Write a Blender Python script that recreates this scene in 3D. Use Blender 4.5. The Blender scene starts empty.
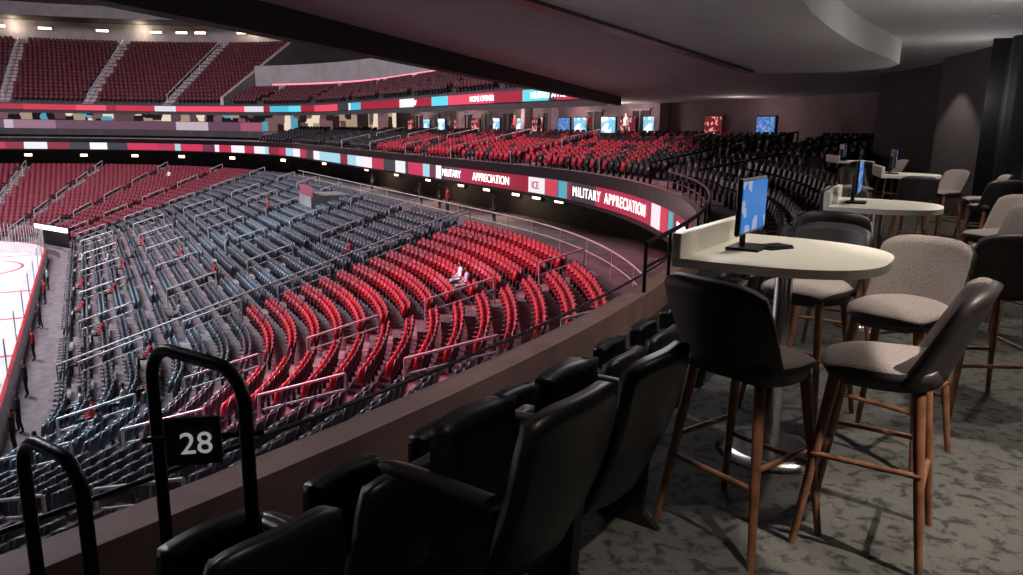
import bpy, math, random
import numpy as np
from mathutils import Vector, Matrix
random.seed(7); np.random.seed(7)
D2R=math.pi/180
scene=bpy.context.scene
try: scene.view_settings.view_transform='Standard'
except Exception as e: print(e)

# ------------------------------------------------ materials
def mat(name,col,rough=.6,metal=0.,var=0.,scale=8.,bump=0.,emit=0.,ecol=None,spec=.5):
    m=bpy.data.materials.new(name); m.use_nodes=True
    nt=m.node_tree; b=nt.nodes['Principled BSDF']
    b.inputs['Roughness'].default_value=rough; b.inputs['Metallic'].default_value=metal
    b.inputs['Base Color'].default_value=(*col,1); b.inputs['Specular IOR Level'].default_value=spec
    if var>0 or bump>0:
        tc=nt.nodes.new('ShaderNodeTexCoord'); n=nt.nodes.new('ShaderNodeTexNoise')
        n.inputs['Scale'].default_value=scale; n.inputs['Detail'].default_value=6
        nt.links.new(tc.outputs['Object'],n.inputs['Vector'])
        if var>0:
            r=nt.nodes.new('ShaderNodeValToRGB')
            r.color_ramp.elements[0].position=.35; r.color_ramp.elements[1].position=.68
            r.color_ramp.elements[0].color=tuple(c*(1-var) for c in col)+(1,)
            r.color_ramp.elements[1].color=tuple(min(1,c*(1+var)) for c in col)+(1,)
            nt.links.new(n.outputs['Fac'],r.inputs['Fac']); nt.links.new(r.outputs['Color'],b.inputs['Base Color'])
        if bump>0:
            bp=nt.nodes.new('ShaderNodeBump'); bp.inputs['Strength'].default_value=bump; bp.inputs['Distance'].default_value=.01
            nt.links.new(n.outputs['Fac'],bp.inputs['Height']); nt.links.new(bp.outputs['Normal'],b.inputs['Normal'])
    if emit>0:
        b.inputs['Emission Color'].default_value=(*(ecol or col),1); b.inputs['Emission Strength'].default_value=emit
    return m
def led_mat(name,cols,scale,strength,vscale=1.,seed=0.):
    m=bpy.data.materials.new(name); m.use_nodes=True
    nt=m.node_tree; b=nt.nodes['Principled BSDF']; b.inputs['Base Color'].default_value=(.01,.01,.01,1)
    uv=nt.nodes.new('ShaderNodeUVMap'); mp=nt.nodes.new('ShaderNodeMapping')
    mp.inputs['Scale'].default_value=(scale,vscale,1); mp.inputs['Location'].default_value=(seed,0,0)
    vo=nt.nodes.new('ShaderNodeTexVoronoi'); vo.distance='CHEBYCHEV'; vo.inputs['Scale'].default_value=1
    vo.inputs['Randomness'].default_value=.6
    se=nt.nodes.new('ShaderNodeSeparateColor'); r=nt.nodes.new('ShaderNodeValToRGB'); r.color_ramp.interpolation='CONSTANT'
    el=r.color_ramp.elements
    el[0].color=(*cols[0],1); el[0].position=0; el[1].color=(*cols[1],1); el[1].position=1/len(cols)
    for i,c in enumerate(cols[2:]):
        e=el.new((i+2)/len(cols)); e.color=(*c,1)
    L=nt.links.new
    L(uv.outputs[0],mp.inputs['Vector']); L(mp.outputs[0],vo.inputs['Vector']); L(vo.outputs['Color'],se.inputs[0])
    L(se.outputs[0],r.inputs['Fac']); L(r.outputs['Color'],b.inputs['Emission Color'])
    b.inputs['Emission Strength'].default_value=strength
    return m
M={}
M['seat_red']=mat('seat_red_plastic',(.40,.012,.03),.5,var=.25,scale=2)
M['seat_mar']=mat('seat_maroon_plastic',(.15,.012,.026),.55,var=.25,scale=2)
M['seat_mar2']=mat('seat_dark_maroon_plastic',(.085,.014,.02),.55,var=.25,scale=2)
M['seat_char']=mat('seat_charcoal_plastic',(.058,.062,.082),.36,var=.3,scale=2)
M['seat_black']=mat('seat_black_plastic',(.018,.014,.018),.42,var=.25,scale=2)
M['conc']=mat('stadium_concrete',(.17,.135,.145),.8,var=.25,scale=1.5,bump=.2)
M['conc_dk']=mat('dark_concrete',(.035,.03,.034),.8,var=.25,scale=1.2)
M['step']=mat('step_concrete',(.30,.24,.25),.8,var=.15,scale=3)
M['curb']=mat('painted_curb',(.40,.23,.20),.7,var=.15,scale=3,bump=.1)
M['black']=mat('black_metal',(.008,.008,.009),.35,metal=.3,var=.1)
M['blackwall']=mat('black_wall_paint',(.012,.011,.012),.7,var=.2)
M['greywall']=mat('charcoal_wall_paint',(.05,.043,.045),.7,var=.15)
M['clubwall']=mat('club_wall_paint',(.22,.155,.165),.7,var=.25,scale=.6)
M['curtain']=mat('black_curtain_fabric',(.004,.004,.005),.9,var=.3,scale=20)
M['ceil']=mat('ceiling_plaster',(.50,.48,.49),.85,var=.05,scale=2,bump=.03)
M['ceilw']=mat('soffit_plaster',(.62,.59,.58),.8,var=.04,scale=2)
M['trim']=mat('downlight_trim',(.35,.33,.31),.6,var=.05)
M['white']=mat('white_laminate',(.80,.77,.68),.3,var=.03,scale=3)
M['chrome']=mat('brushed_steel',(.55,.55,.56),.22,metal=1.,var=.06,scale=30)
M['fab']=mat('taupe_tweed_fabric',(.28,.24,.235),.95,var=.22,scale=160,bump=.6)
M['fabdk']=mat('dark_vinyl_shell',(.022,.016,.019),.5,var=.2,scale=10)
M['wood']=mat('walnut_wood',(.19,.080,.042),.42,var=.35,scale=14)
M['chair']=mat('black_vinyl_upholstery',(.014,.014,.016),.42,var=.25,scale=18,bump=.25)
M['chairp']=mat('black_moulded_plastic',(.010,.010,.011),.38,var=.2,scale=10)
M['railg']=mat('galvanised_rail',(.62,.56,.58),.4,metal=.3,var=.1)
M['ice']=mat('ice_surface',(.85,.82,.85),.15,var=.05,scale=.4)
M['board']=mat('dasher_board',(.7,.66,.66),.4,var=.1,scale=1)
M['redline']=mat('red_paint',(.6,.02,.03),.4,var=.1)
M['warm']=mat('warm_lamp',(1,.8,.5),.5,emit=4.,ecol=(1,.76,.48),var=.01)
M['lampw']=mat('white_lamp',(1,.95,.9),.5,emit=2.,ecol=(1,.93,.9),var=.01)
M['pink']=mat('pink_led_strip',(1,.2,.4),.5,emit=.7,ecol=(1,.35,.42),var=.01)
M['txtw']=mat('led_white_text',(1,1,1),.5,emit=1.6,ecol=(1,.9,.92),var=.01)
M['signw']=mat('white_sign_vinyl_added_glow',(.8,.8,.8),.5,var=.02,emit=.3,ecol=(.9,.9,.88))  # slight emission added to brighten the number; the vinyl is no light source
M['signb']=mat('charcoal_sign_plate',(.05,.045,.05),.5,var=.1)
M['grp']=mat('grey_parapet',(.24,.215,.22),.8,var=.12,scale=.8)
M['led1']=led_mat('ribbon_board_led',[(.16,.0,.02),(.02,.02,.03),(.22,.01,.03),(.35,.01,.05),(.03,.12,.18),(.25,.0,.02),(.12,.04,.07),(.03,.03,.04)],.35,1.2,.01)
M['led3']=led_mat('ribbon_board_far_led',[(.5,.02,.08),(.8,.75,.8),(.2,.01,.03),(.3,.55,.65),(.03,.03,.04),(.9,.7,.77),(.4,.02,.06),(.7,.7,.75),(.12,.02,.05)],.45,1.25,.01,2.2)
M['led2']=led_mat('upper_ribbon_led',[(.5,.01,.04),(.05,.45,.6),(.8,.75,.8),(.3,.0,.02),(.02,.02,.03),(.7,.05,.1),(.1,.6,.75),(.6,.6,.65)],.3,1.2,.01,3.3)
M['banner']=led_mat('suite_banner',[(.30,.14,.22),(.55,.43,.52),(.12,.05,.09),(.6,.5,.56),(.35,.08,.14)],.2,.95,.01,9.)
M['suite']=led_mat('suite_interior',[(.01,.008,.01),(.10,.05,.06),(.35,.25,.18),(.02,.01,.01),(.16,.08,.09),(.75,.62,.46),(.08,.3,.42)],.8,1.1,1.,5.)
def screen_mat(name,c1,c2,st,scale=3,thr=.62):
    m=bpy.data.materials.new(name); m.use_nodes=True; nt=m.node_tree; b=nt.nodes['Principled BSDF']
    b.inputs['Base Color'].default_value=(.01,.01,.01,1); b.inputs['Roughness'].default_value=.2
    tc=nt.nodes.new('ShaderNodeTexCoord'); n=nt.nodes.new('ShaderNodeTexVoronoi'); n.inputs['Scale'].default_value=scale; n.distance='CHEBYCHEV'
    s=nt.nodes.new('ShaderNodeSeparateColor'); r=nt.nodes.new('ShaderNodeValToRGB'); r.color_ramp.interpolation='CONSTANT'
    r.color_ramp.elements[0].color=(*c1,1); r.color_ramp.elements[1].color=(*c2,1); r.color_ramp.elements[1].position=thr
    nt.links.new(tc.outputs['Object'],n.inputs['Vector']); nt.links.new(n.outputs['Color'],s.inputs[0]); nt.links.new(s.outputs[0],r.inputs['Fac'])
    nt.links.new(r.outputs['Color'],b.inputs['Emission Color']); b.inputs['Emission Strength'].default_value=st
    return m
M['scr_blue']=screen_mat('screen_blue',(.03,.17,.5),(.30,.35,.55),1.0,16,.75)
M['scr_cyan']=screen_mat('screen_cyan',(.15,.45,.65),(.75,.8,.85),1.4,3)
M['scr_red']=screen_mat('screen_red',(.12,.01,.02),(.75,.25,.2),1.2,6)
def glass_mat():
    m=bpy.data.materials.new('clear_glass'); m.use_nodes=True; nt=m.node_tree
    for n in list(nt.nodes):
        if n.type!='OUTPUT_MATERIAL': nt.nodes.remove(n)
    o=[n for n in nt.nodes if n.type=='OUTPUT_MATERIAL'][0]
    t=nt.nodes.new('ShaderNodeBsdfTransparent'); t.inputs[0].default_value=(.86,.88,.9,1); g=nt.nodes.new('ShaderNodeBsdfGlossy'); g.inputs['Roughness'].default_value=.05
    mx=nt.nodes.new('ShaderNodeMixShader'); mx.inputs[0].default_value=.06
    nt.links.new(t.outputs[0],mx.inputs[1]); nt.links.new(g.outputs[0],mx.inputs[2]); nt.links.new(mx.outputs[0],o.inputs['Surface'])
    return m
M['glass']=glass_mat()
def carpet():
    m=bpy.data.materials.new('lounge_carpet'); m.use_nodes=True; nt=m.node_tree; b=nt.nodes['Principled BSDF']; b.inputs['Roughness'].default_value=.95
    tc=nt.nodes.new('ShaderNodeTexCoord'); n=nt.nodes.new('ShaderNodeTexNoise'); n.inputs['Scale'].default_value=13; n.inputs['Detail'].default_value=7; n.inputs['Distortion'].default_value=.5; n.inputs['Roughness'].default_value=.6
    f=nt.nodes.new('ShaderNodeTexNoise'); f.inputs['Scale'].default_value=160
    r=nt.nodes.new('ShaderNodeValToRGB'); e=r.color_ramp.elements
    e[0].position=.38; e[0].color=(.018,.018,.019,1); e[1].position=.50; e[1].color=(.105,.102,.095,1)
    mx=nt.nodes.new('ShaderNodeMix'); mx.data_type='RGBA'; mx.blend_type='MULTIPLY'; mx.inputs[0].default_value=.7
    L=nt.links.new; L(tc.outputs['Object'],n.inputs['Vector']); L(tc.outputs['Object'],f.inputs['Vector']); L(n.outputs['Fac'],r.inputs['Fac'])
    L(r.outputs['Color'],mx.inputs[6]); L(f.outputs['Fac'],mx.inputs[7]); L(mx.outputs[2],b.inputs['Base Color'])
    bp=nt.nodes.new('ShaderNodeBump'); bp.inputs['Strength'].default_value=.5; L(f.outputs['Fac'],bp.inputs['Height']); L(bp.outputs[0],b.inputs['Normal'])
    return m
M['carpet']=carpet()

# ------------------------------------------------ mesh builder
class MB:
    def __init__(s): s.v=[];s.f=[];s.m=[];s.s=[]
    def add(s,vs,fs,mi=0,sm=False):
        o=len(s.v); s.v+= [tuple(v) for v in vs]
        for f in fs: s.f.append(tuple(i+o for i in f)); s.m.append(mi); s.s.append(sm)
    def box(s,c,d,mi=0,R=None):
        c=Vector(c); vs=[]
        for z in(-.5,.5):
            for x,y in((-.5,-.5),(.5,-.5),(.5,.5),(-.5,.5)):
                p=Vector((x*d[0],y*d[1],z*d[2])); p=(R@p if R else p)+c; vs.append(p)
        s.add(vs,[(3,2,1,0),(4,5,6,7),(0,1,5,4),(1,2,6,5),(2,3,7,6),(3,0,4,7)],mi)
    def tube(s,pts,r,mi=0,n=10,radii=None):
        pts=[Vector(p) for p in pts]; vs=[]; fs=[]; up=None
        for i,p in enumerate(pts):
            t=(pts[min(i+1,len(pts)-1)]-pts[max(i-1,0)]).normalized()
            if up is None:
                up=Vector((0,0,1)) if abs(t.z)<.9 else Vector((1,0,0))
            a=t.cross(up).normalized(); b=a.cross(t).normalized(); up=b
            rr=radii[i] if radii else r
            for k in range(n):
                w=2*math.pi*k/n; vs.append(p+a*math.cos(w)*rr+b*math.sin(w)*rr)
        for i in range(len(pts)-1):
            for k in range(n):
                fs.append((i*n+k,(i+1)*n+k,(i+1)*n+(k+1)%n,i*n+(k+1)%n))
        s.add(vs,fs,mi,True)
        o=len(pts)-1
        s.add(vs[:n],[tuple(range(n))],mi); s.add(vs[o*n:],[tuple(range(n-1,-1,-1))],mi)
    def prism(s,pts,z0,z1,mi=0,sm=False):
        n=len(pts)
        vs=[(x,y,z0) for x,y in pts]+[(x,y,z1) for x,y in pts]
        s.add(vs,[tuple(range(n-1,-1,-1)),tuple(range(n,2*n))],mi)
        s.add(vs,[(i,(i+1)%n,n+(i+1)%n,n+i) for i in range(n)],mi,sm)
    def shell(s,fn,nu,nv,th,mi=0,mb=None,sm=True,flip=False):
        if mb is None: mb=mi
        P=[[Vector(fn(i/nu,j/nv)) for i in range(nu+1)] for j in range(nv+1)]
        F=[];B=[]
        for j in range(nv+1):
            for i in range(nu+1):
                du=P[j][min(i+1,nu)]-P[j][max(i-1,0)]; dv=P[min(j+1,nv)][i]-P[max(j-1,0)][i]
                n=du.cross(dv).normalized()
                if flip:n=-n
                F.append(P[j][i]); B.append(P[j][i]-n*th)
        N=len(F); w=nu+1; fs=[];bs=[];rs=[]
        for j in range(nv):
            for i in range(nu):
                a,b,c,d=j*w+i,j*w+i+1,(j+1)*w+i+1,(j+1)*w+i
                fs.append((a,b,c,d)); bs.append((N+d,N+c,N+b,N+a))
        ring=[i for i in range(nu+1)]+[j*w+nu for j in range(1,nv+1)]+[nv*w+i for i in range(nu-1,-1,-1)]+[j*w for j in range(nv-1,0,-1)]
        for k in range(len(ring)):
            a=ring[k];b=ring[(k+1)%len(ring)]; rs.append((b,a,N+a,N+b))
        o=len(s.v); s.v+=[tuple(v) for v in F+B]
        for lst,m_ in((fs,mi),(bs,mb),(rs,mb)):
            for f in lst: s.f.append(tuple(i+o for i in f)); s.m.append(m_); s.s.append(sm)
    def mesh(s,name,mats):
        me=bpy.data.meshes.new(name); me.from_pydata(s.v,[],s.f)
        for m_ in mats: me.materials.append(M[m_])
        me.polygons.foreach_set('material_index',s.m); me.polygons.foreach_set('use_smooth',s.s); me.update(); return me
    def obj(s,name,mats,parent=None,bev=0.,sub=0):
        return mkobj(name,s.mesh(name,mats),parent,bev,sub)
def mkobj(name,me,parent=None,bev=0.,sub=0):
    o=bpy.data.objects.new(name,me); scene.collection.objects.link(o)
    if parent: o.parent=parent
    if bev>0:
        b=o.modifiers.new('bevel','BEVEL'); b.width=bev; b.segments=2; b.limit_method='ANGLE'
    if sub:
        b=o.modifiers.new('sub','SUBSURF'); b.levels=sub; b.render_levels=sub
    return o
def empty(name,loc=(0,0,0),ang=0):
    e=bpy.data.objects.new(name,None); e.empty_display_size=.1; scene.collection.objects.link(e); e.location=loc; e.rotation_euler=(0,0,ang); return e
def fang(f): return math.atan2(f[1],f[0])-math.pi/2
def text(name,s,size,m,parent=None,loc=(0,0,0),rot=(math.pi/2,0,0),ext=.002):
    c=bpy.data.curves.new(name,'FONT'); c.body=s; c.size=size; c.extrude=ext; c.align_x='CENTER'; c.align_y='CENTER'; c.materials.append(M[m])
    o=bpy.data.objects.new(name,c); scene.collection.objects.link(o); o.location=loc; o.rotation_euler=rot
    if parent:o.parent=parent
    return o

# ------------------------------------------------ arena plan
TH=29.6*D2R
d1=np.array([-math.sin(TH),math.cos(TH)]); d2=np.array([math.cos(TH),math.sin(TH)])
def P(e1,e2): return e1*d1+e2*d2
NC=(32.5,-12.4); FC=(76.5,-12.4); R0=8.5
def adir(al): return math.cos(al*D2R)*d1+math.sin(al*D2R)*d2
def st_arc(c,al): n=adir(al); return (P(*c)+R0*n,n)
def st_side(e1): return (P(e1,NC[1]+R0),d2)
def st_near(e2): return (P(NC[0]-R0,e2),-d1)
def st_far(e2): return (P(FC[0]+R0,e2),d1)
def rng(a,b,n): return [a+(b-a)*i/n for i in range(n+1)]
def S_near_end(a=-30): return [st_near(e) for e in rng(a,-12.4,4)]
def S_near(a=180,b=90,n=36): return [st_arc(NC,x) for x in rng(a,b,n)]
def S_side(a=32.5,b=76.5,n=8): return [st_side(e) for e in rng(a,b,n)]
def S_farc(a=90,b=0,n=36): return [st_arc(FC,x) for x in rng(a,b,n)]
def S_far_end(b=-30): return [st_far(e) for e in rng(-12.4,b,4)]
ALL=S_near_end()+S_near()+S_side()+S_farc()+S_far_end()
def at(st,off,z): p=st[0]+st[1]*off; return (p[0],p[1],z)
def RT(st):
    n=st[1]; t=(-n[1],n[0]); return Matrix(((t[0],n[0],0),(t[1],n[1],0),(0,0,1)))
def sweep(name,prof,sts,mats,mis=None,parent=None):
    n=len(prof); vs=[];fs=[];ms=[];uvs=[]
    L=[0.]
    for a,b in zip(sts[:-1],sts[1:]):
        L.append(L[-1]+np.linalg.norm((a[0]+a[1]*prof[0][0])-(b[0]+b[1]*prof[0][0])))
    for st in sts:
        for o,z in prof: vs.append(at(st,o,z))
    for i in range(len(sts)-1):
        for k in range(n-1):
            k2=k+1
            fs.append((i*n+k,(i+1)*n+k,(i+1)*n+k2,i*n+k2)); ms.append(mis[k] if mis else 0)
            uvs+=[(L[i],0),(L[i+1],0),(L[i+1],1),(L[i],1)]
    me=bpy.data.meshes.new(name); me.from_pydata(vs,[],fs)
    for m_ in mats: me.materials.append(M[m_])
    me.polygons.foreach_set('material_index',ms)
    uv=me.uv_layers.new(name='UVMap'); uv.data.foreach_set('uv',[c for u in uvs for c in u]); me.update()
    return mkobj(name,me,parent)
NR=24; OFF0=2.0; DR=.85; Z0=-9.9; Z1=-3.7
def rowz(i): return Z0+(Z1-Z0)*i/NR
prof=[(.3,-10.4),(1.2,-10.4),(1.2,Z0)]
for i in range(NR):
    o=OFF0+DR*i-.35; prof+= [(o,rowz(i)),(o,rowz(i+1))]
prof+=[(27.6,Z1),(27.6,-1.5)]
mis=[0]*(len(prof)-1); mis[-1]=1
sweep('lower_bowl_terrace',prof,ALL,['conc','conc_dk'],mis)
def lowseat():
    b=MB()
    def bk(u,v):
        w=.235*(1-.22*max(0,(v-.5)*2)**2); x=(u-.5)*2*w
        return (x,-.16-.12*v+.05*(2*u-1)**2,.36+.52*v)
    b.shell(bk,3,2,.06,0,1,flip=True)
    b.box((0,-.02,.56),(.42,.10,.40),0,Matrix.Rotation(.18,3,'X'))
    b.box((.255,-.02,.60),(.035,.36,.05),1); b.box((0,-.12,.18),(.06,.10,.36),1)
    return np.array(b.v),np.array([f for f in b.f]),np.array(b.m,dtype=np.int32)
SV,SF,SMI=lowseat()
def seatmass(name,pl,m,m2=None):
    if not pl: return
    A=np.array(pl); n=len(A); nv=len(SV)
    f=A[:,3:5]; r=np.stack([f[:,1],-f[:,0]],1)
    tilt=np.random.uniform(.96,1.04,(n,1))
    V=np.zeros((n,nv,3))
    V[:,:,:2]=A[:,None,:2]+SV[None,:,0,None]*r[:,None,:]+(SV[None,:,1,None]*tilt[:,:,None])*f[:,None,:]
    V[:,:,2]=A[:,None,2]+SV[None,:,2]
    F=(SF[None]+(np.arange(n)*nv)[:,None,None]).reshape(-1)
    me=bpy.data.meshes.new(name); me.vertices.add(n*nv); me.vertices.foreach_set('co',V.reshape(-1))
    me.loops.add(len(F)); me.loops.foreach_set('vertex_index',F.astype(np.int32))
    np_=len(F)//4; me.polygons.add(np_); me.polygons.foreach_set('loop_start',np.arange(0,len(F),4,dtype=np.int32))
    me.materials.append(M[m]); me.materials.append(M[m2 or m])
    me.polygons.foreach_set('material_index',np.tile(SMI,n)); me.update(calc_edges=True); return mkobj(name,me)
AISLE_NEAR=[109,126,143,160]; AISLE_SIDE=[35.7,43.4,51.1,58.8,66.5,74.2]; AISLE_FAR=[76,60,44,28,12]
SP=.54
def place(off,z,segs,aisles=True,sp=SP,hw=.62,farais=None):
    out=[]
    for seg,a,b in segs:
        if seg in('near','far'):
            R=R0+off; step=sp/R/D2R; c=NC if seg=='near' else FC
            al=min(a,b)
            while al<=max(a,b):
                n=adir(al); p=P(*c)+R*n
                ais=AISLE_NEAR if seg=='near' else (farais or AISLE_FAR)
                if not aisles or all(abs(al-q)*D2R*R>hw for q in ais): out.append((p[0],p[1],z,-n[0],-n[1],seg,al))
                al+=step
        else:
            t=a
            while t<=b:
                if seg=='side': s=st_side(t); ais=AISLE_SIDE
                elif seg=='nend': s=st_near(t); ais=[-17,-25]
                else: s=st_far(t); ais=[-19,-27]
                p=s[0]+s[1]*off
                if not aisles or all(abs(t-q)>hw for q in ais): out.append((p[0],p[1],z,-s[1][0],-s[1][1],seg,t))
                t+=sp
    return out
red=[];char=[];mar=[]
segs=[('nend',-24,-12.5),('near',90.3,180),('side',32.6,76.3),('far',0,89.5),('fend',-24,-12.5)]
for i in range(NR-1):
    off=OFF0+DR*i+.1; z=rowz(i)+(Z1-Z0)/NR
    for p in place(off,z,segs):
        seg,t=p[5],p[6]
        if seg=='fend' or (seg=='far'and t<72): mar.append(p[:5])
        elif ((seg=='near' and t<126) or (seg=='side' and t<35.7)) and off>9.2: red.append(p[:5])
        else: char.append(p[:5])
seatmass('red_stadium_seating_block',red,'seat_red','seat_black')
seatmass('charcoal_stadium_seating_block',char,'seat_char')
def aisle(name,stn):
    b=MB(); R=RT(stn)
    for i in range(NR):
        for h in(0,1):
            off=OFF0+DR*i-.35+.42*h+.2; z=rowz(i)+(Z1-Z0)/NR*(1 if h else .5)+ .012
            b.box(at(stn,off,z-.06),(1.1,.42,.14),0,R)
    b.obj(name,['step'])
    r=MB(); i=1
    while i<NR-1:
        j=min(i+3,NR-1)
        pa=[at(stn,OFF0+DR*i,rowz(i+1)),at(stn,OFF0+DR*i,rowz(i+1)+.95),at(stn,OFF0+DR*j,rowz(j+1)+.95),at(stn,OFF0+DR*j,rowz(j+1))]
        pm=[at(stn,OFF0+DR*i,rowz(i+1)+.5),at(stn,OFF0+DR*j,rowz(j+1)+.5)]
        for q in range(3): r.tube([pa[q],pa[q+1]],.042,n=6)
        r.tube(pm,.028,n=6)
        i+=5
    r.obj('aisle_handrail',['railg'])
for a in AISLE_NEAR: aisle('aisle_steps',st_arc(NC,a))
for a in AISLE_SIDE: aisle('aisle_steps',st_side(a))
for a in AISLE_FAR: aisle('aisle_steps',st_arc(FC,a))
r=MB(); s=st_side(36.4)
r.tube([at(s,OFF0+DR*i,rowz(i+1)+1.0) for i in range(NR)],.045,n=6)
for i in range(0,NR,3): r.tube([at(s,OFF0+DR*i,rowz(i+1)),at(s,OFF0+DR*i,rowz(i+1)+1.0)],.03,n=6)
r.obj('section_divider_handrail',['railg'])
def ringrail(name,sts,off,z,h,mt,r=.03,mid=True,step=3):
    b=MB(); b.tube([at(s,off,z+h) for s in sts],r,n=6)
    if mid: b.tube([at(s,off,z+h*.5) for s in sts],r*.7,n=6)
    for s in sts[::step]: b.tube([at(s,off,z),at(s,off,z+h)],r*.8,n=6)
    return b.obj(name,[mt])
ringrail('concourse_handrail',S_near(128,90,20)+S_side(33,76,22),22.35,Z1,1.0,'railg',.035)
sweep('rink_dasher_boards',[(0,-10.4),(0,-10.1),(0,-9.3),(.15,-9.3),(.15,-10.4)],ALL,['redline','board'],[1,1,0,1])
sweep('rink_glass',[(.07,-9.3),(.07,-7.6)],ALL,['glass'])
b=MB()
for s in ALL: b.tube([at(s,.07,-9.3),at(s,.07,-7.6)],.03,n=5)
b.obj('rink_glass_posts',['railg'])
b=MB(); A=[tuple(P(24,-40)),tuple(P(85,-40)),tuple(P(85,-3.9)),tuple(P(24,-3.9))]
b.prism(A[::-1],-10.7,-10.4,0)
b.obj('ice_rink_floor',['ice'])
b=MB()
for e in (28,45.5,54.5,63.5,81):
    pts=[P(e-.15,-40),P(e+.15,-40),P(e+.15,-4),P(e-.15,-4)]
    b.prism([tuple(p) for p in pts][::-1],-10.398,-10.394,0)
for e1 in(34,75):
    for k in range(48):
        a0=2*math.pi*k/48;a1=2*math.pi*(k+1)/48; c=P(e1,-10)
        q=[(c[0]+r_*math.cos(a),c[1]+r_*math.sin(a)) for r_,a in((4.4,a0),(4.6,a0),(4.6,a1),(4.4,a1))]
        b.prism(q,-10.398,-10.394,0)
b.obj('rink_line_markings',['redline'])

# ---------------- ribbon boards
RB=S_near(180,90,60)+S_side()[1:]+S_farc(90,0,50)[1:]+S_far_end()[1:]
rib=sweep('ribbon_board',[(22.95,-1.45),(22.95,-.65)],S_near(180,90,60)+S_side(32.5,42.5,2)[1:],['led1'])
sweep('ribbon_board',[(22.95,-1.45),(22.95,-.65)],S_side(42.5,76.5,6)+S_farc(90,0,50)[1:]+S_far_end()[1:],['led3'])
sweep('balcony_fascia',[(23.02,-1.6),(22.9,-1.6),(22.9,-1.47),(23.0,-1.47),(23.0,-.62),(22.92,-.62),(22.92,-.15),(23.15,-.15),(23.15,-.55)],RB,['curb','black'],[1,1,1,1,1,1,0,0])
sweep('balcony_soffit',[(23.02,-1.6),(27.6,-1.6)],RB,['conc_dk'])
sweep('balcony_glass',[(22.96,-.15),(22.96,-.04)],S_near(180,121,60),['glass'])
b=MB(); b.tube([at(s,22.96,-.03) for s in S_near(180,121,60)],.014,n=6); b.obj('balcony_glass_rail',['black'])
def ribtext(s,st,off,z,size,m='txtw',par=None):
    f=-st[1]
    o=text('ribbon_lettering',s,size,m,parent=None,ext=.01)
    o.location=at(st,off-.03,z); o.rotation_euler=(math.pi/2,0,math.atan2(f[1],f[0])+math.pi/2); o.parent=par or rib
WID={'I':.30,'M':.86,'W':.95,'O':.80,'R':.66,'A':.70,'T':.6,'L':.52,'E':.56,'P':.62,'C':.66,'N':.78,'Y':.62}
def arctext(s,al0,size=.60,off=22.95,z=-1.05):
    x=0.
    for ch in s:
        w=WID.get(ch,.6)*size*1.12
        al=al0+(x+w/2)/(R0+off)/D2R; x+=w
        if ch!=' ': ribtext(ch,st_arc(NC,al),off,z,size)
def panel(st,w,m,off=22.93,z=-1.05,h=.74):
    b=MB(); b.box(at(st,off,z),(w,.03,h),0,RT(st)); b.obj('ribbon_panel',[m],rib)
arctext('MILITARY APPRECIATION',99.2); arctext('MILITARY',122.5); arctext('APPRECIATION',131)
for s,e in (('APPRECIATION',36.0),('MILITARY',41)): ribtext(s,st_side(e),22.95,-1.05,.62)
M['p_white']=mat('led_white_panel',(.1,.1,.1),.5,emit=.95,ecol=(.9,.82,.86),var=.01); M['p_teal']=mat('led_teal_panel',(.01,.01,.01),.5,emit=.8,ecol=(.1,.5,.6),var=.01); M['p_red']=mat('led_red_panel',(.01,.01,.01),.5,emit=.8,ecol=(.8,.05,.1),var=.01)
panel(st_arc(NC,92.5),1.6,'p_white'); panel(st_arc(NC,95.2),1.2,'p_red'); panel(st_arc(NC,97.4),.8,'p_teal'); panel(st_arc(NC,116.8),1.1,'p_white'); panel(st_arc(NC,118.9),.9,'p_red'); panel(st_arc(NC,120.7),.6,'p_teal')
ribtext('ICE',st_arc(NC,92.5),22.88,-1.05,.5,'redline')
NL=S_near(180,121,60); ZW=-.47
sweep('floor_seating_step',[(23.15,ZW),(24.62,ZW),(24.62,0)],NL,['carpet'])
b=MB()
ins=[at(s,24.62,0)[:2] for s in S_near(180,121,60)]
out=[at(s,29.0,0)[:2] for s in S_near(180,121,30)]
b.prism(ins+out[::-1],-.12,0.0,0); fl=b.obj('floor_lounge',['carpet'])
CT=S_near(121,90,20)+S_side()[1:]+S_farc(90,0,30)[1:]+S_far_end()[1:]
prof=[(23.15,-.6)]
for i in range(9): o=23.9+.82*i; prof+=[(o,-.6+.17*i),(o,-.6+.17*(i+1))]
prof+=[(32.95,-.6+.17*9)]
sweep('club_terrace',prof,CT,['conc'])
club=[];cdark=[]
for i in range(8):
    off=24.35+.82*i; z=-.6+.17*(i+1)
    for p in place(off,z,[('near',90.3,121),('side',32.6,76.3),('far',66,89.5)],sp=.60,hw=.9):
        if (p[5]=='near' and p[6]>103) or (p[5]=='side' and p[6]>60) or p[5]=='far': cdark.append(p[:5])
        elif i>4 and random.random()<.6: cdark.append(p[:5])
        elif random.random()<.15: cdark.append(p[:5])
        else: club.append(p[:5])
seatmass('club_seating_block',club,'seat_red','seat_mar2')
for off,z in((24.25,ZW),(25.0,0.)):
    for p in place(off,z,[('near',121.5,140)],aisles=False,sp=.58):
        if off>24.9 and p[6]>136: continue
        cdark.append(p[:5])
seatmass('dark_club_seating_block',cdark,'seat_black')
ringrail('club_aisle_handrail',S_near(146,118,28),23.1,-.15,.55,'black',.028,True,2)
for s,m_ in [(st_arc(NC,a),'black' if a>105 else 'railg') for a in (118,109,100)]+[(st_side(e),'railg') for e in AISLE_SIDE[:5]]:
    b=MB()
    for k in(0,3.3):
        p=[at(s,24+k,-.5+.2*k),at(s,24+k,.45+.2*k),at(s,26.6+k,1.0+.2*k),at(s,26.6+k,0+.2*k)]
        for q in range(3): b.tube([p[q],p[q+1]],.035,n=6)
    b.obj('club_aisle_handrail',[m_])
CW=33.0
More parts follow.
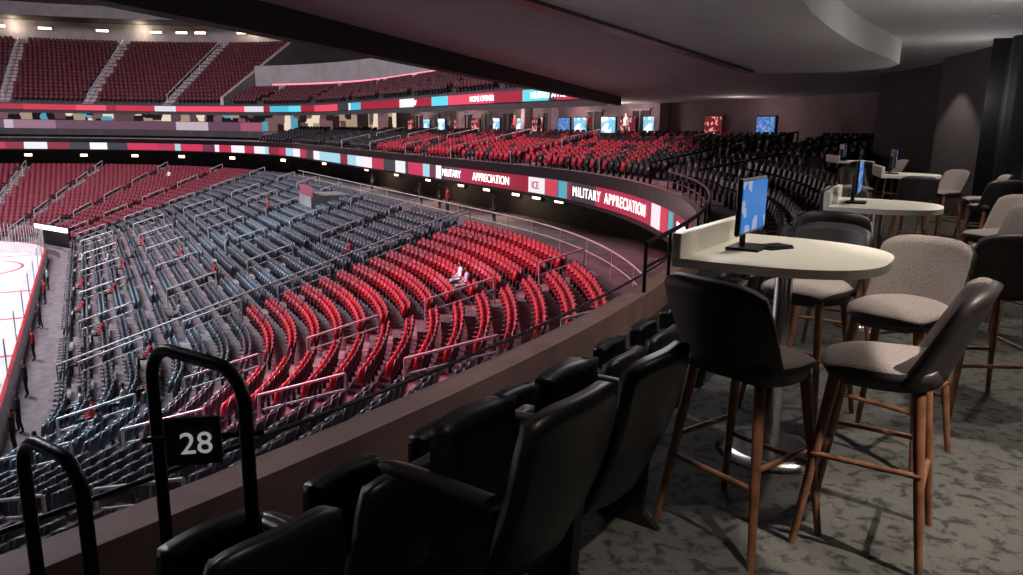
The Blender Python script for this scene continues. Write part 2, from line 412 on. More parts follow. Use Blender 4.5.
sweep('wall_club_back',[(CW,.5),(CW,3.2)],S_near(121,90,16)+S_side()[1:],['clubwall'])
sweep('wall_suites',[(33,.2),(33,3.2)],S_farc(90,0,30)+S_far_end()[1:],['suite'])
sweep('suite_banner',[(25.6,.95),(25.6,1.95)],S_farc(64,0,30)+S_far_end()[1:],['banner'])
sweep('suite_banner_rail',[(25.62,.2),(25.62,2.0),(25.9,2.0)],S_farc(64,0,30)+S_far_end()[1:],['conc_dk'])
def al_of(x,y):
    c=P(*NC); v=np.array([x,y])-c; return math.degrees(math.atan2(v@d2,v@d1)), np.linalg.norm(v)
sweep('wall_lounge_black',[(28.3,0),(28.3,3.2)],S_near(128.5,121.4,8),['blackwall'])
sweep('wall_lounge_grey',[(27.9,0),(27.9,3.2)],S_near(134.2,128.5,8),['greywall'])
b=MB(); 
for o0,o1,al in((27.9,28.3,128.5),(28.3,34,121.4)):
    s=st_arc(NC,al); p0=at(s,o0,0);p1=at(s,o1,0)
    b.add([(p0[0],p0[1],0),(p1[0],p1[1],0),(p1[0],p1[1],3.2),(p0[0],p0[1],3.2)],[(0,1,2,3)],0)
b.obj('wall_lounge_return',['blackwall'])
b=MB(); vs=[];n=220
for k in range(n+1):
    al=134.2+ (180-134.2)*k/n; s=st_arc(NC,al); o=27.75+.07*math.sin(k*1.9)
    vs+=[at(s,o,0.0),at(s,o,3.2)]
b.add(vs,[(2*k,2*k+2,2*k+3,2*k+1) for k in range(n)],0,True); b.obj('blackout_curtain',['curtain'])
s=st_arc(NC,134.2); b=MB(); p0=at(s,27.5,0);p1=at(s,28.0,0); b.add([(p0[0],p0[1],0),(p1[0],p1[1],0),(p1[0],p1[1],3.2),(p0[0],p0[1],3.2)],[(0,1,2,3)]); b.obj('wall_curtain_return',['curtain'])

# ---------------- ceiling
inner=[tuple(P(76.5,22.7)),tuple(P(30,22.7)),(-4.3,8.2),(-10.5,-7.)]
outer=[(16,-12),(22,0),(25,20),tuple(P(32.5,45)),tuple(P(76.5,45))]
b=MB(); b.prism((inner+outer),3.2,3.45,0); b.obj('ceiling',['ceil'])
b=MB()
ip=[Vector((*p,0)) for p in inner[1:]]
for a,c in zip(ip[:-1],ip[1:]):
    t=(c-a).normalized(); nrm=Vector((t.y,-t.x,0))
    if nrm.x<0: nrm=-nrm
    q=[a,c,c+nrm*.3,a+nrm*.3]; b.prism([(v.x,v.y) for v in q],2.80,4.0,0)
b.obj('ceiling_edge_beam',['blackwall'])
cv=[(2.5,7.0),(3.0,8.0),(3.7,9.2),(4.45,10.4),(5.35,11.7),(6.2,12.8),(6.8,13.7),(7.0,14.5),(6.8,15.3),(6.1,15.9),(5.0,16.2)]
poly=[(0.2,2.2)]+[(1.5,5.0)]+cv+[(4.6,15.8),(.35,7.9),(-1.6,4.2)]
b=MB(); b.prism(poly,2.82,3.22,0,False); b.obj('ceiling_soffit',['ceilw'])
b=MB(); 
dv=Vector((4.9-.13,15.7-7.8)).normalized(); nv=Vector((dv.y,-dv.x))
a=Vector((-1.7,4.4));c=Vector((4.75,15.6)); q=[a-nv*.12,c-nv*.12,c+nv*.08,a+nv*.08]
b.prism([tuple(v) for v in q],2.78,3.21,0); b.obj('ceiling_air_slot',['black'])
# ---------------- upper deck
UD=S_side(30.6,76.5,8)+S_farc(90,0,50)[1:]+S_far_end()[1:]
rib2=sweep('ribbon_board',[(26.5,3.2),(26.5,3.85)],UD,['led2'])
for s_,e in (('MILITARY APPRECIATION',35),('HOME OPENER',44),('MILITARY',56)): ribtext(s_,st_side(e),26.5,3.5,.5,par=rib2)
sweep('upper_deck_front',[(26.6,2.8),(26.6,4.0),(26.8,4.0),(26.8,3.7)],UD,['conc_dk'])
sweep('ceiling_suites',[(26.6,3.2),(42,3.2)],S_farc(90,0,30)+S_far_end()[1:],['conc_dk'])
def deck(name,sts,n,rise,z0=3.7):
    pr=[(26.8,z0)]
    for i in range(n): o=27.+.85*i; pr+=[(o,z0+rise*i),(o,z0+rise*(i+1))]
    pr+=[(27.+.85*n+1,z0+rise*n)]
    sweep(name,pr,sts,['conc_dk'])
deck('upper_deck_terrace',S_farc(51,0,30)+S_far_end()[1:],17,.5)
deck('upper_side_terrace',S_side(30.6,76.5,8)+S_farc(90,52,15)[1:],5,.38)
up=[]
UA=[38,22,7]
for i in range(17):
    off=27.45+.85*i; z=3.7+.5*(i+1)
    for p in place(off,z,[('far',0,50.3),('fend',-24,-12.5)],farais=UA,hw=.8,sp=.56): up.append(p[:5])
for i in range(5):
    off=27.45+.85*i; z=3.7+.38*(i+1)
    for p in place(off,z,[('side',31,76.3),('far',53,89.5)],sp=.56): up.append(p[:5])
seatmass('upper_deck_seating_block',up,'seat_mar2','seat_black')
seatmass('maroon_stadium_seating_block',mar,'seat_mar','seat_mar')
for a in UA:
    b=MB(); s=st_arc(FC,a); R=RT(s)
    for i in range(34): b.box(at(s,27.2+.425*i,3.7+.25*(i+1.5)-.1),(1.3,.43,.22),0,R)
    b.obj('upper_aisle_steps',['step'])
    r=MB(); r.tube([at(s,27.2,5.2),at(s,41,13.2)],.06,n=6)
    for k in range(8): r.tube([at(s,27.2+13.8*k/7,4.0+8*k/7),at(s,27.2+13.8*k/7,5.2+8*k/7)],.035,n=6)
    r.obj('upper_aisle_handrail',['railg'])
b=MB(); s0=st_arc(FC,51.1);s1=st_arc(FC,51.9)
pr=[(26.6,4.0),(26.6,4.9),(42.5,14.2),(42.5,4.0)]
vs=[at(s0,*q) for q in pr]+[at(s1,*q) for q in pr]
b.add(vs,[(0,1,2,3),(7,6,5,4),(0,4,5,1),(1,5,6,2),(2,6,7,3)]); b.obj('raked_parapet_wall',['step'])
sweep('wall_upper_concourse',[(42.5,12.2),(42.5,12.9),(44,12.9),(44,18)],S_farc(51,0,30)+S_far_end()[1:],['grp'])
sweep('roof_canopy',[(38,15.6),(46,15.6)],S_farc(51,0,30)+S_far_end()[1:],['conc_dk'])
sweep('wall_upper_side',[(32.3,5.6),(32.3,9)],S_side(30.6,76.5,8)+S_farc(90,52,15)[1:],['grp'])
sweep('pink_led_strip',[(32.2,6.6),(32.2,6.78)],S_side(50,76.5,8)+S_farc(90,56,15)[1:],['pink'])
for a in (47,40,33,30,26,18,10,4,-1):
    s=st_arc(FC,a); b=MB(); R=RT(s)
    b.box(at(s,43.8,14.6),(1.6,.1,.3),0,R); b.box(at(s,43.9,14.6),(1.8,.1,.5),1,R); b.obj('concourse_light_fixture',['warm','black'])
for s in [st_side(e) for e in (36,38.5,41,45,49,55,62,70)]+[st_arc(FC,a) for a in (80,66,52,40,30,20,10,2)]+[st_arc(NC,a) for a in(96,)]:
    b=MB(); R=RT(s)
    b.box(at(s,27.4,-2.35),(.8,.08,.3),0,R); b.box(at(s,27.48,-2.35),(.95,.08,.45),1,R); b.obj('concourse_light_fixture',['warm','black'])
def wscreen(name,st,off,z,w,h,m,frame='black'):
    n=st[1]; e=empty(name,at(st,off,z),math.atan2(-n[1],-n[0])+math.pi/2)
    b=MB(); b.box((0,.02,0),(w+.12,.08,h+.12)); b.obj('frame',[frame],e,.01)
    b=MB(); b.box((0,-.03,0),(w,.02,h)); b.obj('display',[m],e)
for e,m in ((34.7,'scr_cyan'),(36.9,'scr_red'),(38.9,'scr_cyan'),(42,'scr_cyan'),(44,'scr_blue'),(47.5,'scr_red'),(50,'scr_cyan'),(54,'scr_cyan'),(57.5,'scr_red'),(61,'scr_red'),(64.5,'scr_cyan'),(68,'scr_cyan'),(72,'scr_red')):
    wscreen('wall_television',st_side(e),CW-.12,1.95,1.45,.95,m)
wscreen('wall_television',st_arc(NC,99.5),CW-.12,1.95,1.3,.8,'scr_blue')
wscreen('framed_jersey_picture',st_arc(NC,94),CW-.12,1.8,1.3,1.2,'scr_red','wood')
for k,e in enumerate((35.8,40.5,46,52,55.8,59.2,66,70)):
    s=st_side(e); b=MB(); R=RT(s)
    b.box(at(s,CW-.05,1.85),(1.6,.06,1.9),0,R); b.box(at(s,CW-.1,2.85),(1.8,.14,.12),1,R); b.box(at(s,CW-.1,1.85),(.08,.12,1.9),1,R); b.obj('door_%d'%(k+1),['blackwall','step'])
for e in (33.7,45.1,48.8,60):
    b=MB(); s=st_side(e); b.box(at(s,CW-.32,2.05),(.5,.6,2.2),0,RT(s)); b.obj('club_wall_pilaster',['step'])
b=MB(); s=st_side(56); R=RT(s)
b.box(at(s,19.4,-4.1),(3.4,3.0,1.4),0,R); b.box(at(s,18,-3.1),(3.4,.1,.9),1,R); b.box(at(s,19.4,-3.36),(3.3,2.9,.08),0,R); b.obj('camera_platform',['grp','banner'])
b=MB(); s=st_arc(FC,63); R=RT(s)
b.box(at(s,1.6,-8.0),(6,.15,.4),0,R); b.box(at(s,1.72,-8.6),(6.2,.15,1.8),1,R); b.obj('rinkside_led_sign',['lampw','black'])

# ---------------- lounge furniture
TL=1.06
def table_outline(L=TL,Dp=.84,n=28):
    pts=[(-L/2,0.0)]
    for k in range(n+1):
        a=math.pi*k/n; c,s_=math.cos(a),math.sin(a)
        e=.72
        pts.append((-(L/2)*math.copysign(abs(c)**e,c),.10+(Dp-.10)*s_**e))
    pts.append((L/2,0.0)); return pts
def tmesh(fn,name,mats):
    b=MB(); fn(b); return b.mesh(name,mats)
def f_top(b): b.prism(table_outline()[::-1],1.0,1.04,0,False)
def f_panel(b): b.box((0,.02,1.095),(TL,.045,.115))
def f_pole(b):
    b.tube([(0,.38,.02),(0,.38,.99)],.042,n=24)
    b.tube([(0,.38,.97),(0,.38,1.0)],.11,n=24)
def f_base(b):
    b.tube([(0,.38,0),(0,.38,.012),(0,.38,.03)],.27,n=40,radii=[.27,.27,.2])
TM=[('tabletop',tmesh(f_top,'tabletop',['white']),.006),('privacy_panel',tmesh(f_panel,'privacy_panel',['white']),.006),('pedestal',tmesh(f_pole,'pedestal',['chrome']),0),('base_plate',tmesh(f_base,'base_plate',['chrome']),0)]
def table(cx,cy,monitor=True):
    c=P(*NC); v=np.array([cx,cy])-c; n=v/np.linalg.norm(v)
    p=np.array([cx,cy])-n*.40
    e=empty('bar_table',(p[0],p[1],0),fang(n))
    for nm,me,bv in TM: mkobj(nm,me,e,bv)
    if monitor:
        q=empty('table_monitor',(p[0],p[1],1.04),fang(n))
        b=MB(); b.box((0,.0,.0),(.42,.025,.27)); o=b.obj('screen_housing',['black'],q,.008); o.location=(.03,.20,.215)
        b=MB(); b.box((0,.016,0),(.39,.006,.24)); o=b.obj('display',['scr_blue'],q); o.location=(.03,.20,.215)
        b=MB(); b.tube([(.03,.17,.01),(.03,.17,.24)],.015,n=10); b.tube([(.03,.17,.22),(.03,.19,.22)],.02,n=10); b.obj('stand',['black'],q)
        b=MB(); b.box((.03,.2,.007),(.22,.16,.014)); b.obj('stand_foot',['black'],q,.004)
table(1.35,3.56); table(3.05,6.15); table(5.75,11.0); table(7.25,16.2)
b=MB(); b.box((0,0,.004),(.16,.11,.008)); b.box((.02,.01,.011),(.14,.10,.006)); o=b.obj('drink_menu_card',['black']); o.location=(1.30,3.66,1.041); o.rotation_euler=(0,0,.5)

def f_seat(b):
    def top(u,v):
        x=(u-.5)*2;y=(v-.5)*2
        k=1-.16*(x*x*y*y)
        X=.225*x*k*(1-.05*y); Y=.215*y*k
        Z=.775-.02*(abs(x)**3)-.03*max(0,y)**3+.012*(-y if y<0 else 0)
        return (X,Y,Z)
    b.shell(top,12,12,.075,0,1)
def f_back(b):
    def fn(u,v):
        a=(u-.5)*2
        w=.225*(1+.02*v)
        tz=.72+.37*v*(1-.13*abs(a)**4)
        x=w*a*(1-.05*(1-v)-.06*max(0,v-.7)/.3*abs(a)**2)
        y=-.19-.13*v+.11*a*a*(1-.25*v)
        return (x,y,tz)
    b.shell(fn,14,8,.035,0,1,flip=True)
def f_leg(sx,sy):
    def g(b): b.tube([(.15*sx,.14*sy,.72),(.235*sx,.225*sy,0)],.02,n=10,radii=[.024,.014])
    return g
def f_foot(b):
    z=.30; kx=.2; ky=.19
    for a,c in(((-kx,ky,z),(kx,ky,z)),((-kx,-ky,z),(kx,-ky,z)),((-kx,-ky,z+.08),(-kx,ky,z+.08)),((kx,-ky,z+.08),(kx,ky,z+.08))): b.tube([a,c],.012,n=8)
def f_frame(b): b.box((0,0,.70),(.34,.32,.03))
SM=[('seat',tmesh(f_seat,'stool_seat',['fab','fabdk']),tmesh(f_seat,'stool_seat_dark',['fabdk','fabdk'])),('backrest',tmesh(f_back,'stool_backrest',['fab','fabdk']),tmesh(f_back,'stool_backrest_dark',['fabdk','fabdk'])),('footrest',tmesh(f_foot,'stool_footrest',['wood'])),('seat_frame',tmesh(f_frame,'stool_frame',['fabdk']))]
k=1
for sx in(-1,1):
    for sy in(-1,1): SM.append(('leg_%d'%k,tmesh(f_leg(sx,sy),'stool_leg',['wood']))); k+=1
def stool(x,y,f,dark=0):
    e=empty('bar_stool',(x,y,0),fang(f))
    for it in SM:
        me=it[2] if (len(it)>2 and (dark==2 or (dark==1 and it[0]=='backrest'))) else it[1]
        mkobj(it[0],me,e)
stool(.945,2.82,(.80,.60))
stool(1.45,2.78,(-.84,.54))
stool(1.94,3.62,(-.75,-.65))
stool(2.80,4.30,(.05,1),2)
stool(1.68,4.15,(-.75,-.65),1)
stool(3.85,5.75,(-.8,-.2))
stool(2.35,5.3,(.55,.8),1)
stool(3.3,7.3,(-.2,-1),1)
stool(4.3,6.6,(-1,-.3))
stool(5.3,9.9,(.3,.9)); stool(6.5,10.4,(-.9,.3)); stool(6.6,11.5,(-.9,-.3)); stool(5.6,12.2,(0,-1),1); stool(5.95,9.3,(0,1),1)
stool(6.9,15.0,(.3,.9)); stool(8.0,16.0,(-1,0)); stool(7.0,17.4,(0,-1),1)

# ---------------- detailed arena chairs
def chairmesh():
    b=MB()
    def back(u,v):
        a=(u-.5)*2
        w=.255*(1-.10*(1-v)**2)
        z=.30+.60*v*(1-.07*abs(a)**4)
        x=w*a*(1-.10*max(0,(v-.75)/.25)**2*abs(a))
        return (x,-.12-.17*v+.045*a*a-.03*math.sin(v*math.pi),z)
    b.shell(back,14,12,.055,0,1,flip=True)
    def pad(u,v):
        a=(u-.5)*2; t=(v-.5)*2
        bul=.045*(1-a**4)*(1-t**4)
        return (.215*a,-.125-.15*(.12+.8*v)+.045*a*a*.7+bul-.02*math.sin(v*math.pi),.36+.50*v)
    b.shell(pad,10,10,.03,0,0,flip=True)
    def pan(u,v):
        a=(u-.5)*2; t=(v-.5)*2
        k=1-.12*(a*a*t*t)
        return (.21*a*k,.10+.05*v+.03*(1-a**4)*(1-t**4),.36+.40*(.5+.5*t*k))
    b.shell(pan,10,10,.075,0,1,flip=True)
    for sx in(-1,1):
        x=.285*sx
        def arm(u,v,x=x):
            ang=u*2*math.pi; t=v
            y=-.18+.46*t; w=.036*(1-.5*max(0,(t-.85)/.15)**2); h=.022*(1-.4*max(0,(t-.85)/.15)**2)
            return (x+w*math.cos(ang),y,.615-.03*max(0,t-.6)+h*math.sin(ang))
        P_=[];n=14;m_=10
        for j in range(m_+1):
            for i in range(n): P_.append(arm(i/n,j/m_))
        b.add(P_,[(j*n+i,j*n+(i+1)%n,(j+1)*n+(i+1)%n,(j+1)*n+i) for j in range(m_) for i in range(n)],1,True)
        b.add(P_[:n],[tuple(range(n-1,-1,-1))],1); b.add(P_[-n:],[tuple(range(n))],1)
        prof=[(-.20,.60),(.10,.60),(.07,.42),(.02,.30),(.04,.05),(.12,.0),(-.20,.0),(-.12,.06),(-.13,.3)]
        vs=[(x-.016,y,z) for y,z in prof]+[(x+.016,y,z) for y,z in prof]; N=len(prof)
        b.add(vs,[tuple(range(N)),tuple(range(2*N-1,N-1,-1))]+[(i,N+i,N+(i+1)%N,(i+1)%N) for i in range(N)],1)
    return b.mesh('arena_chair',['chair','chairp'])
CM=chairmesh()
def chair(al,off,z,sc=1.):
    n=adir(al); p=P(*NC)+(R0+off)*n; o=mkobj('arena_chair',CM); o.location=(p[0],p[1],z); o.rotation_euler=(0,0,fang(-n)); o.scale=(sc,)*3; return o
def step(off,sp=.585): return sp/(R0+off)/D2R
a_end,_=al_of(.38,2.62)
for k in range(2): chair(a_end+k*step(24.9,.565),24.90,0.,.95)
a0,_=al_of(-.72,2.1)
al=a0
while al>139.8: chair(al,24.15,ZW,.96); al-=step(24.15)

# ---------------- aisle rail hoops + sign
def hoop(L,Rr,zt,zf,name):
    L=Vector((*L,0));Rr=Vector((*Rr,0)); w=(Rr-L).length; d=(Rr-L).normalized()
    pts=[]
    def at2(x,z): return L+d*x+Vector((0,0,z))
    pts.append(at2(0,zf)); 
    rc=.13
    pts.append(at2(0,zt-rc-.02))
    for k in range(9):
        a=math.pi-math.pi/2*k/8; pts.append(at2(rc+rc*math.cos(a),zt-rc+rc*math.sin(a)))
    for k in range(9):
        a=math.pi/2-math.pi/2*k/8; pts.append(at2(w-rc+rc*math.cos(a),zt-rc+rc*math.sin(a)))
    pts.append(at2(w,zt-rc-.02)); pts.append(at2(w,zf))
    e=empty(name); b=MB(); b.tube(pts,.024,n=14); b.obj('tube',['black'],e)
    b=MB()
    for x in(0,w):
        q=at2(x,0); b.tube([(q.x,q.y,zf),(q.x,q.y,zf+.012)],.06,n=20)
    b.obj('floor_flange',['black'],e)
    return e,d
hoop((-1.34,2.65),(-.89,2.36),.80,ZW,'aisle_hoop_rail')
hoop((-1.76,2.5),(-1.42,2.28),.50,ZW,'aisle_hoop_rail')
s=empty('section_number_sign',(-1.135,2.50,.49),.2)
b=MB(); b.box((0,0,0),(.19,.02,.18),0); b.box((.14,.03,.0),(.20,.012,.02),1); b.box((-.12,.03,.0),(.12,.012,.02),1); b.obj('plaque',['signb','black'],s,.003)
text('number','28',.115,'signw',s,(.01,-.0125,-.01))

# ---------------- people
def person(name,loc,f,sit=False,shirt=(.03,.03,.03),pants=(.02,.02,.03),hair=(.03,.02,.015),wave=0,sc=1.):
    if not sit:
        V={'pel':(0,0,.95),'wa':(0,.01,1.08),'ch':(0,.0,1.28),'up':(0,-.01,1.42),'nk':(0,0,1.50),'hb':(0,.01,1.57),'hd':(0,.015,1.65),'ht':(0,0,1.72)}
        for s,k in((-1,'l'),(1,'r')):
            V['sh'+k]=(.17*s,-.01,1.40);V['el'+k]=(.23*s,-.02+wave*.05,1.12);V['wr'+k]=(.24*s,.10+wave*.1,.90+wave*.15);V['ha'+k]=(.235*s,.13+wave*.12,.82+wave*.17)
            V['hi'+k]=(.09*s,0,.88);V['kn'+k]=(.11*s,.03+.05*s*wave,.49);V['an'+k]=(.12*s,-.02+.08*s*wave,.09);V['to'+k]=(.14*s,.13+.08*s*wave,.04)
    else:
        V={'pel':(0,0,.52),'wa':(0,-.02,.64),'ch':(0,-.04,.84),'up':(0,-.05,.98),'nk':(0,-.04,1.06),'hb':(0,-.02,1.13),'hd':(0,0,1.21),'ht':(0,-.01,1.28)}
        for s,k in((-1,'l'),(1,'r')):
            V['sh'+k]=(.17*s,-.04,.96);V['el'+k]=(.23*s,.03,.70);V['wr'+k]=(.15*s,.26,.64);V['ha'+k]=(.12*s,.33,.63)
            V['hi'+k]=(.09*s,.05,.50);V['kn'+k]=(.12*s,.46,.50);V['an'+k]=(.12*s,.44,.09);V['to'+k]=(.13*s,.58,.04)
    Rr={'pel':(.15,.11),'wa':(.135,.10),'ch':(.16,.115),'up':(.13,.09),'nk':(.055,.055),'hb':(.07,.08),'hd':(.08,.10),'ht':(.055,.07),'sh':(.07,.07),'el':(.045,.045),'wr':(.03,.03),'ha':(.035,.02),'hi':(.095,.1),'kn':(.06,.065),'an':(.042,.045),'to':(.04,.03)}
    E=[('pel','wa'),('wa','ch'),('ch','up'),('up','nk'),('nk','hb'),('hb','hd'),('hd','ht')]
    for k in'lr': E+=[('up','sh'+k),('sh'+k,'el'+k),('el'+k,'wr'+k),('wr'+k,'ha'+k),('pel','hi'+k),('hi'+k,'kn'+k),('kn'+k,'an'+k),('an'+k,'to'+k)]
    K=list(V); me=bpy.data.meshes.new(name); me.from_pydata([V[k] for k in K],[(K.index(a),K.index(c)) for a,c in E],[])
    o=bpy.data.objects.new(name,me); scene.collection.objects.link(o)
    o.modifiers.new('s','SKIN'); sk=me.skin_vertices[0].data if me.skin_vertices else None
    if sk is None:
        bpy.context.view_layer.objects.active=o; bpy.ops.mesh.customdata_skin_add(); sk=me.skin_vertices[0].data
    for i,k in enumerate(K):
        kk=k if k in Rr else k[:2]; sk[i].radius=Rr[kk]; sk[i].use_root=(k=='pel')
    m_=o.modifiers.new('u','SUBSURF'); m_.levels=1; m_.render_levels=1
    dg=bpy.context.evaluated_depsgraph_get(); nm=bpy.data.meshes.new_from_object(o.evaluated_get(dg))
    o.modifiers.clear(); o.data=nm; nm.materials.clear()
    cols=[shirt,pants,(.45,.25,.18),hair,(.015,.015,.015)]
    for c,t in zip(cols,('shirt','trousers','skin','hair','shoe')):
        key='cloth_%s_%.2f_%.2f_%.2f'%(t,*c)
        if key not in M: M[key]=mat(key,c,.8,var=.1)
        nm.materials.append(M[key])
    hz=V['nk'][2]; hd=V['hd']; pz=V['pel'][2]
    for p in nm.polygons:
        c=p.center; p.use_smooth=True
        if c.z>hz-.01: mi=3 if (c.z>hd[2]+.03 or c.y<hd[1]-.03 and c.z>V['hb'][2]) else 2
        elif any((c-Vector(V['ha'+k])).length<.09 for k in 'lr'): mi=2
        elif c.z<.09: mi=4
        elif c.z<pz+.03 or(sit and c.y>.2 and c.z<.6): mi=1
        else: mi=0
        p.material_index=mi
    o.location=loc; o.rotation_euler=(0,0,fang(f)); o.scale=(sc,)*3; return o
def on(st,off,z,name='spectator',**k):
    return person(name,at(st,off,z),-st[1],**k)
on(st_side(37.5),24.0,Z1,sit=False,shirt=(.02,.02,.025))
on(st_side(46),24.4,Z1,shirt=(.05,.05,.06)); on(st_side(48.5),24.0,Z1,shirt=(.02,.02,.02),wave=1)
on(st_side(43),23.6,Z1,shirt=(.3,.02,.03)); on(st_side(59),24.2,Z1,shirt=(.2,.2,.22))
def seated(seg_st,i,**k): return on(seg_st,OFF0+DR*i+.14,rowz(i+1),sit=True,**k)
seated(st_arc(NC,102),18,shirt=(.75,.8,.85),pants=(.5,.55,.6)); seated(st_arc(NC,104.5),18,shirt=(.55,.7,.8),pants=(.5,.55,.6))
seated(st_arc(NC,101),4,shirt=(.5,.02,.03)); seated(st_arc(NC,104),3,shirt=(.5,.5,.5)); seated(st_side(45),9,shirt=(.5,.02,.03)); seated(st_side(38.5),16,shirt=(.45,.02,.03))
seated(st_side(39),6,shirt=(.4,.4,.4)); seated(st_arc(FC,50),19,shirt=(.7,.7,.7)); seated(st_side(34),4,shirt=(.5,.02,.03))
seated(st_side(41),2,shirt=(.5,.02,.03)); seated(st_side(60),5,shirt=(.05,.05,.05)); seated(st_side(62),3,shirt=(.5,.5,.5))
cl=[(.5,.02,.03),(.6,.6,.62),(.04,.04,.05),(.45,.03,.05),(.15,.15,.18)]
for e,i in ((55,1),(57,4),(61,2),(64,6),(66,1),(69,4),(71,3),(48,1),(50,3),(54,8),(37,1),(72.5,8)): seated(st_side(e),i,shirt=random.choice(cl))
for a,i in ((97,1),(107,2),(115,3),(118,1)): seated(st_arc(NC,a),i,shirt=random.choice(cl))
for e,i in ((43.4,5),(51.1,11),(58.8,16),(66.5,9)): on(st_side(e),OFF0+DR*i+.15,rowz(i+1)+.02,shirt=random.choice(cl),wave=.3)
on(st_arc(NC,96),.7,-10.4,shirt=(.02,.02,.02)); on(st_side(33.5),.7,-10.4,shirt=(.03,.03,.035),wave=1); on(st_side(44),.7,-10.4,shirt=(.5,.02,.03))
on(st_side(58),.7,-10.4,shirt=(.5,.02,.03)); on(st_side(63),.7,-10.4,shirt=(.5,.5,.5)); on(st_side(38),.7,-10.4,shirt=(.02,.02,.02)); on(st_side(51),.7,-10.4,shirt=(.05,.05,.05),wave=1)
for e,f_,c in ((36.5,-.9,(.5,.02,.03)),(41,-1.0,(.5,.02,.03)),(57,-2.5,(.5,.02,.03)),(66,-4,(.6,.6,.62))): on(st_side(e),f_,-10.4,name='hockey_player',shirt=c,pants=(.03,.02,.02),wave=1)
for e,o_ in ((36,32.0),(39.8,32.0),(45.9,32.0),(49.5,32.1),(53,32.0),(61,32.0),(65,32.0)): on(st_side(e),o_,.93,shirt=random.choice([(.03,.03,.04),(.4,.03,.04),(.3,.3,.32)]))

# ---------------- lights
def area(name,loc,tgt,size,power,col):
    l=bpy.data.lights.new(name,'AREA'); l.size=size; l.energy=power; l.color=col; o=bpy.data.objects.new(name,l); scene.collection.objects.link(o)
    o.location=loc; o.rotation_euler=(Vector(tgt)-Vector(loc)).to_track_quat('-Z','Y').to_euler(); return o
def spot(name,loc,tgt,ang,power,col,blend=.5,r=.15):
    l=bpy.data.lights.new(name,'SPOT'); l.energy=power; l.color=col; l.spot_size=ang*D2R; l.spot_blend=blend; l.shadow_soft_size=r; o=bpy.data.objects.new(name,l); scene.collection.objects.link(o)
    o.location=loc; o.rotation_euler=(Vector(tgt)-Vector(loc)).to_track_quat('-Z','Y').to_euler(); return o
def w3(e1,e2,z): p=P(e1,e2); return (p[0],p[1],z)
area('arena_flood_light',w3(58,-17,24),w3(58,-6,-10),14,25000,(.90,.92,1))
area('arena_flood_light',w3(80,-12,24),w3(100,0,0),12,15000,(1,.86,.94))
area('arena_flood_light',w3(40,-8,22),w3(38,8,-8),8,4500,(.95,.90,1))
spot('red_stage_light',w3(40,-20,20),at(st_arc(NC,110),17,-5),26,75000,(1,.06,.15),.7)
spot('red_stage_light',w3(40,-22,20),at(st_arc(NC,121),13,-6),14,55000,(1,.10,.22),.6)
spot('red_stage_light',w3(60,-20,20),at(st_side(40),28,0),28,36000,(1,.12,.20),.7)
spot('pink_stage_light',w3(44,-22,20),at(st_arc(NC,120),9.8,-7.5),7,110000,(1,.5,.65),.5)
for st_,o_,z_,a_,p_ in ((st_arc(NC,112),5,-9,9,60000),(st_arc(NC,104),8,-8,4,60000),(st_side(35),7,-8.5,6,55000),(st_side(39),12,-7,5,50000),(st_arc(NC,124),6,-9,8,45000),(st_side(54),14,-6,14,42000),(st_side(46),6,-9,8,50000),(st_arc(NC,103),19,-5,2.6,70000)):
    spot('cyan_stage_light',w3(54,-24,20),at(st_,o_,z_),a_,p_*1.5,(.5,.86,1),.6)
def down(x,y,p,ang=95,z=3.16,col=(1,.88,.74),fx=True,bl=.35,t=None):
    if fx:
        e=MB(); e.tube([(x,y,z+.01),(x,y,z+.04)],.06,n=20); e.obj('recessed_downlight',['trim'])
    spot('downlight_lamp',(x,y,z-.02),(*(t or (x,y)),0),ang,p,col,bl,.03)
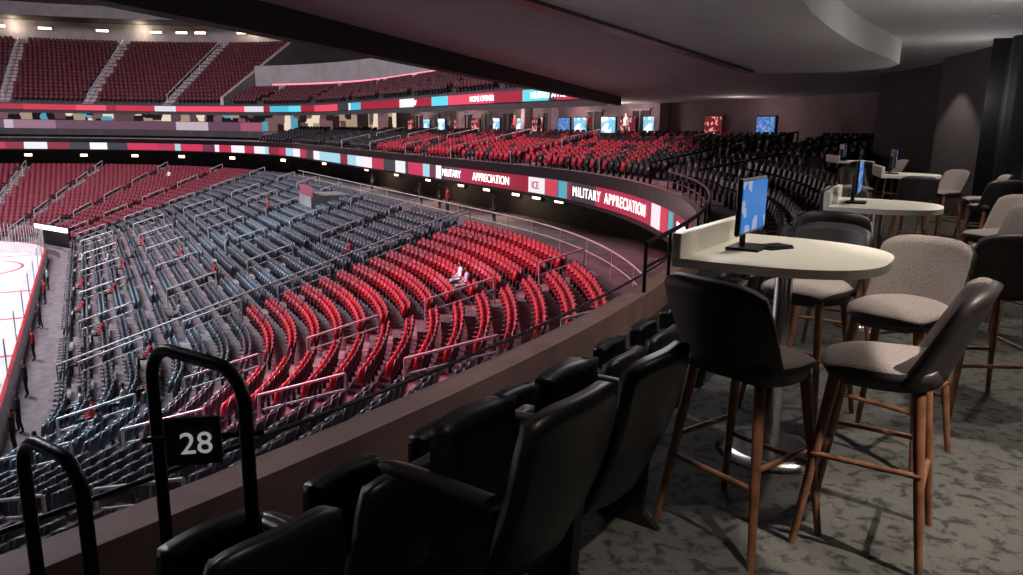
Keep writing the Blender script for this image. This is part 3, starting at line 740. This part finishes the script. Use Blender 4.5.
down(2.6,1.5,650,36,bl=.1,t=(2.1,2.6)); down(2.3,3.2,60,90,fx=False); down(3.0,3.9,200,70,bl=.2); down(1.5,3.75,75,50,2.8)
down(1.3,1.0,260,17,bl=.15,t=(.75,2.35),fx=False)
down(4.2,6.0,150); down(6.4,10.5,150); down(8.2,15.5,130); down(3.6,8.4,80,110,2.8,fx=False)
down(.1,1.0,70,60,col=(1,.85,.75),bl=.15); down(-.6,3.2,60,100,col=(1,.7,.62))  # second downlight is added, standing in for arena bounce on the curb
def pt(loc,p,col,r=.3):
    l=bpy.data.lights.new('added_fill_lamp','POINT'); l.energy=p; l.color=col; l.shadow_soft_size=r; o=bpy.data.objects.new('added_fill_lamp',l); scene.collection.objects.link(o); o.location=loc
pt((5.6,8.6,2.0),52,(1,.95,.92),.5); pt((7.9,13.0,2.2),30,(1,.95,.92),.5); pt((1.0,5.2,1.6),26,(.95,.92,1),.5)  # unseen point lamps added to lift the lounge ceiling and soffit
for e in (36,42,49,58,69): pt(w3(e,27.2,2.6),170,(1,.74,.72),.4)  # unseen lamps added to brighten the club back wall
pt(at(st_arc(NC,100),31,2.6),40,(1,.7,.65),.4)
for a in (6,24,42): pt(at(st_arc(FC,a),42.8,14.8),300,(1,.8,.6),.4)
for s in (st_side(40),st_side(50),st_side(64)): pt(at(s,26,-2.2),110,(1,.75,.5),.3)
w=bpy.data.worlds.new('arena_world'); scene.world=w; w.use_nodes=True; w.node_tree.nodes['Background'].inputs[0].default_value=(.5,.42,.5,1); w.node_tree.nodes['Background'].inputs[1].default_value=.03
b=MB(); b.prism([tuple(P(-40,-70)),tuple(P(140,-70)),tuple(P(140,60)),tuple(P(-40,60))][::-1],26,26.5,0); b.obj('roof',['blackwall'])

# ---------------- camera
cd=bpy.data.cameras.new('camera'); cd.sensor_width=36; cd.lens=744/1023*36; cd.clip_end=400; cd.clip_start=.05
cam=bpy.data.objects.new('camera',cd); scene.collection.objects.link(cam)
Mx=Matrix.Translation((0,0,1.6))@Matrix.Rotation((90-12)*D2R,4,'X')@Matrix.Rotation(.8*D2R,4,'Z')
cam.matrix_world=Mx; scene.camera=cam
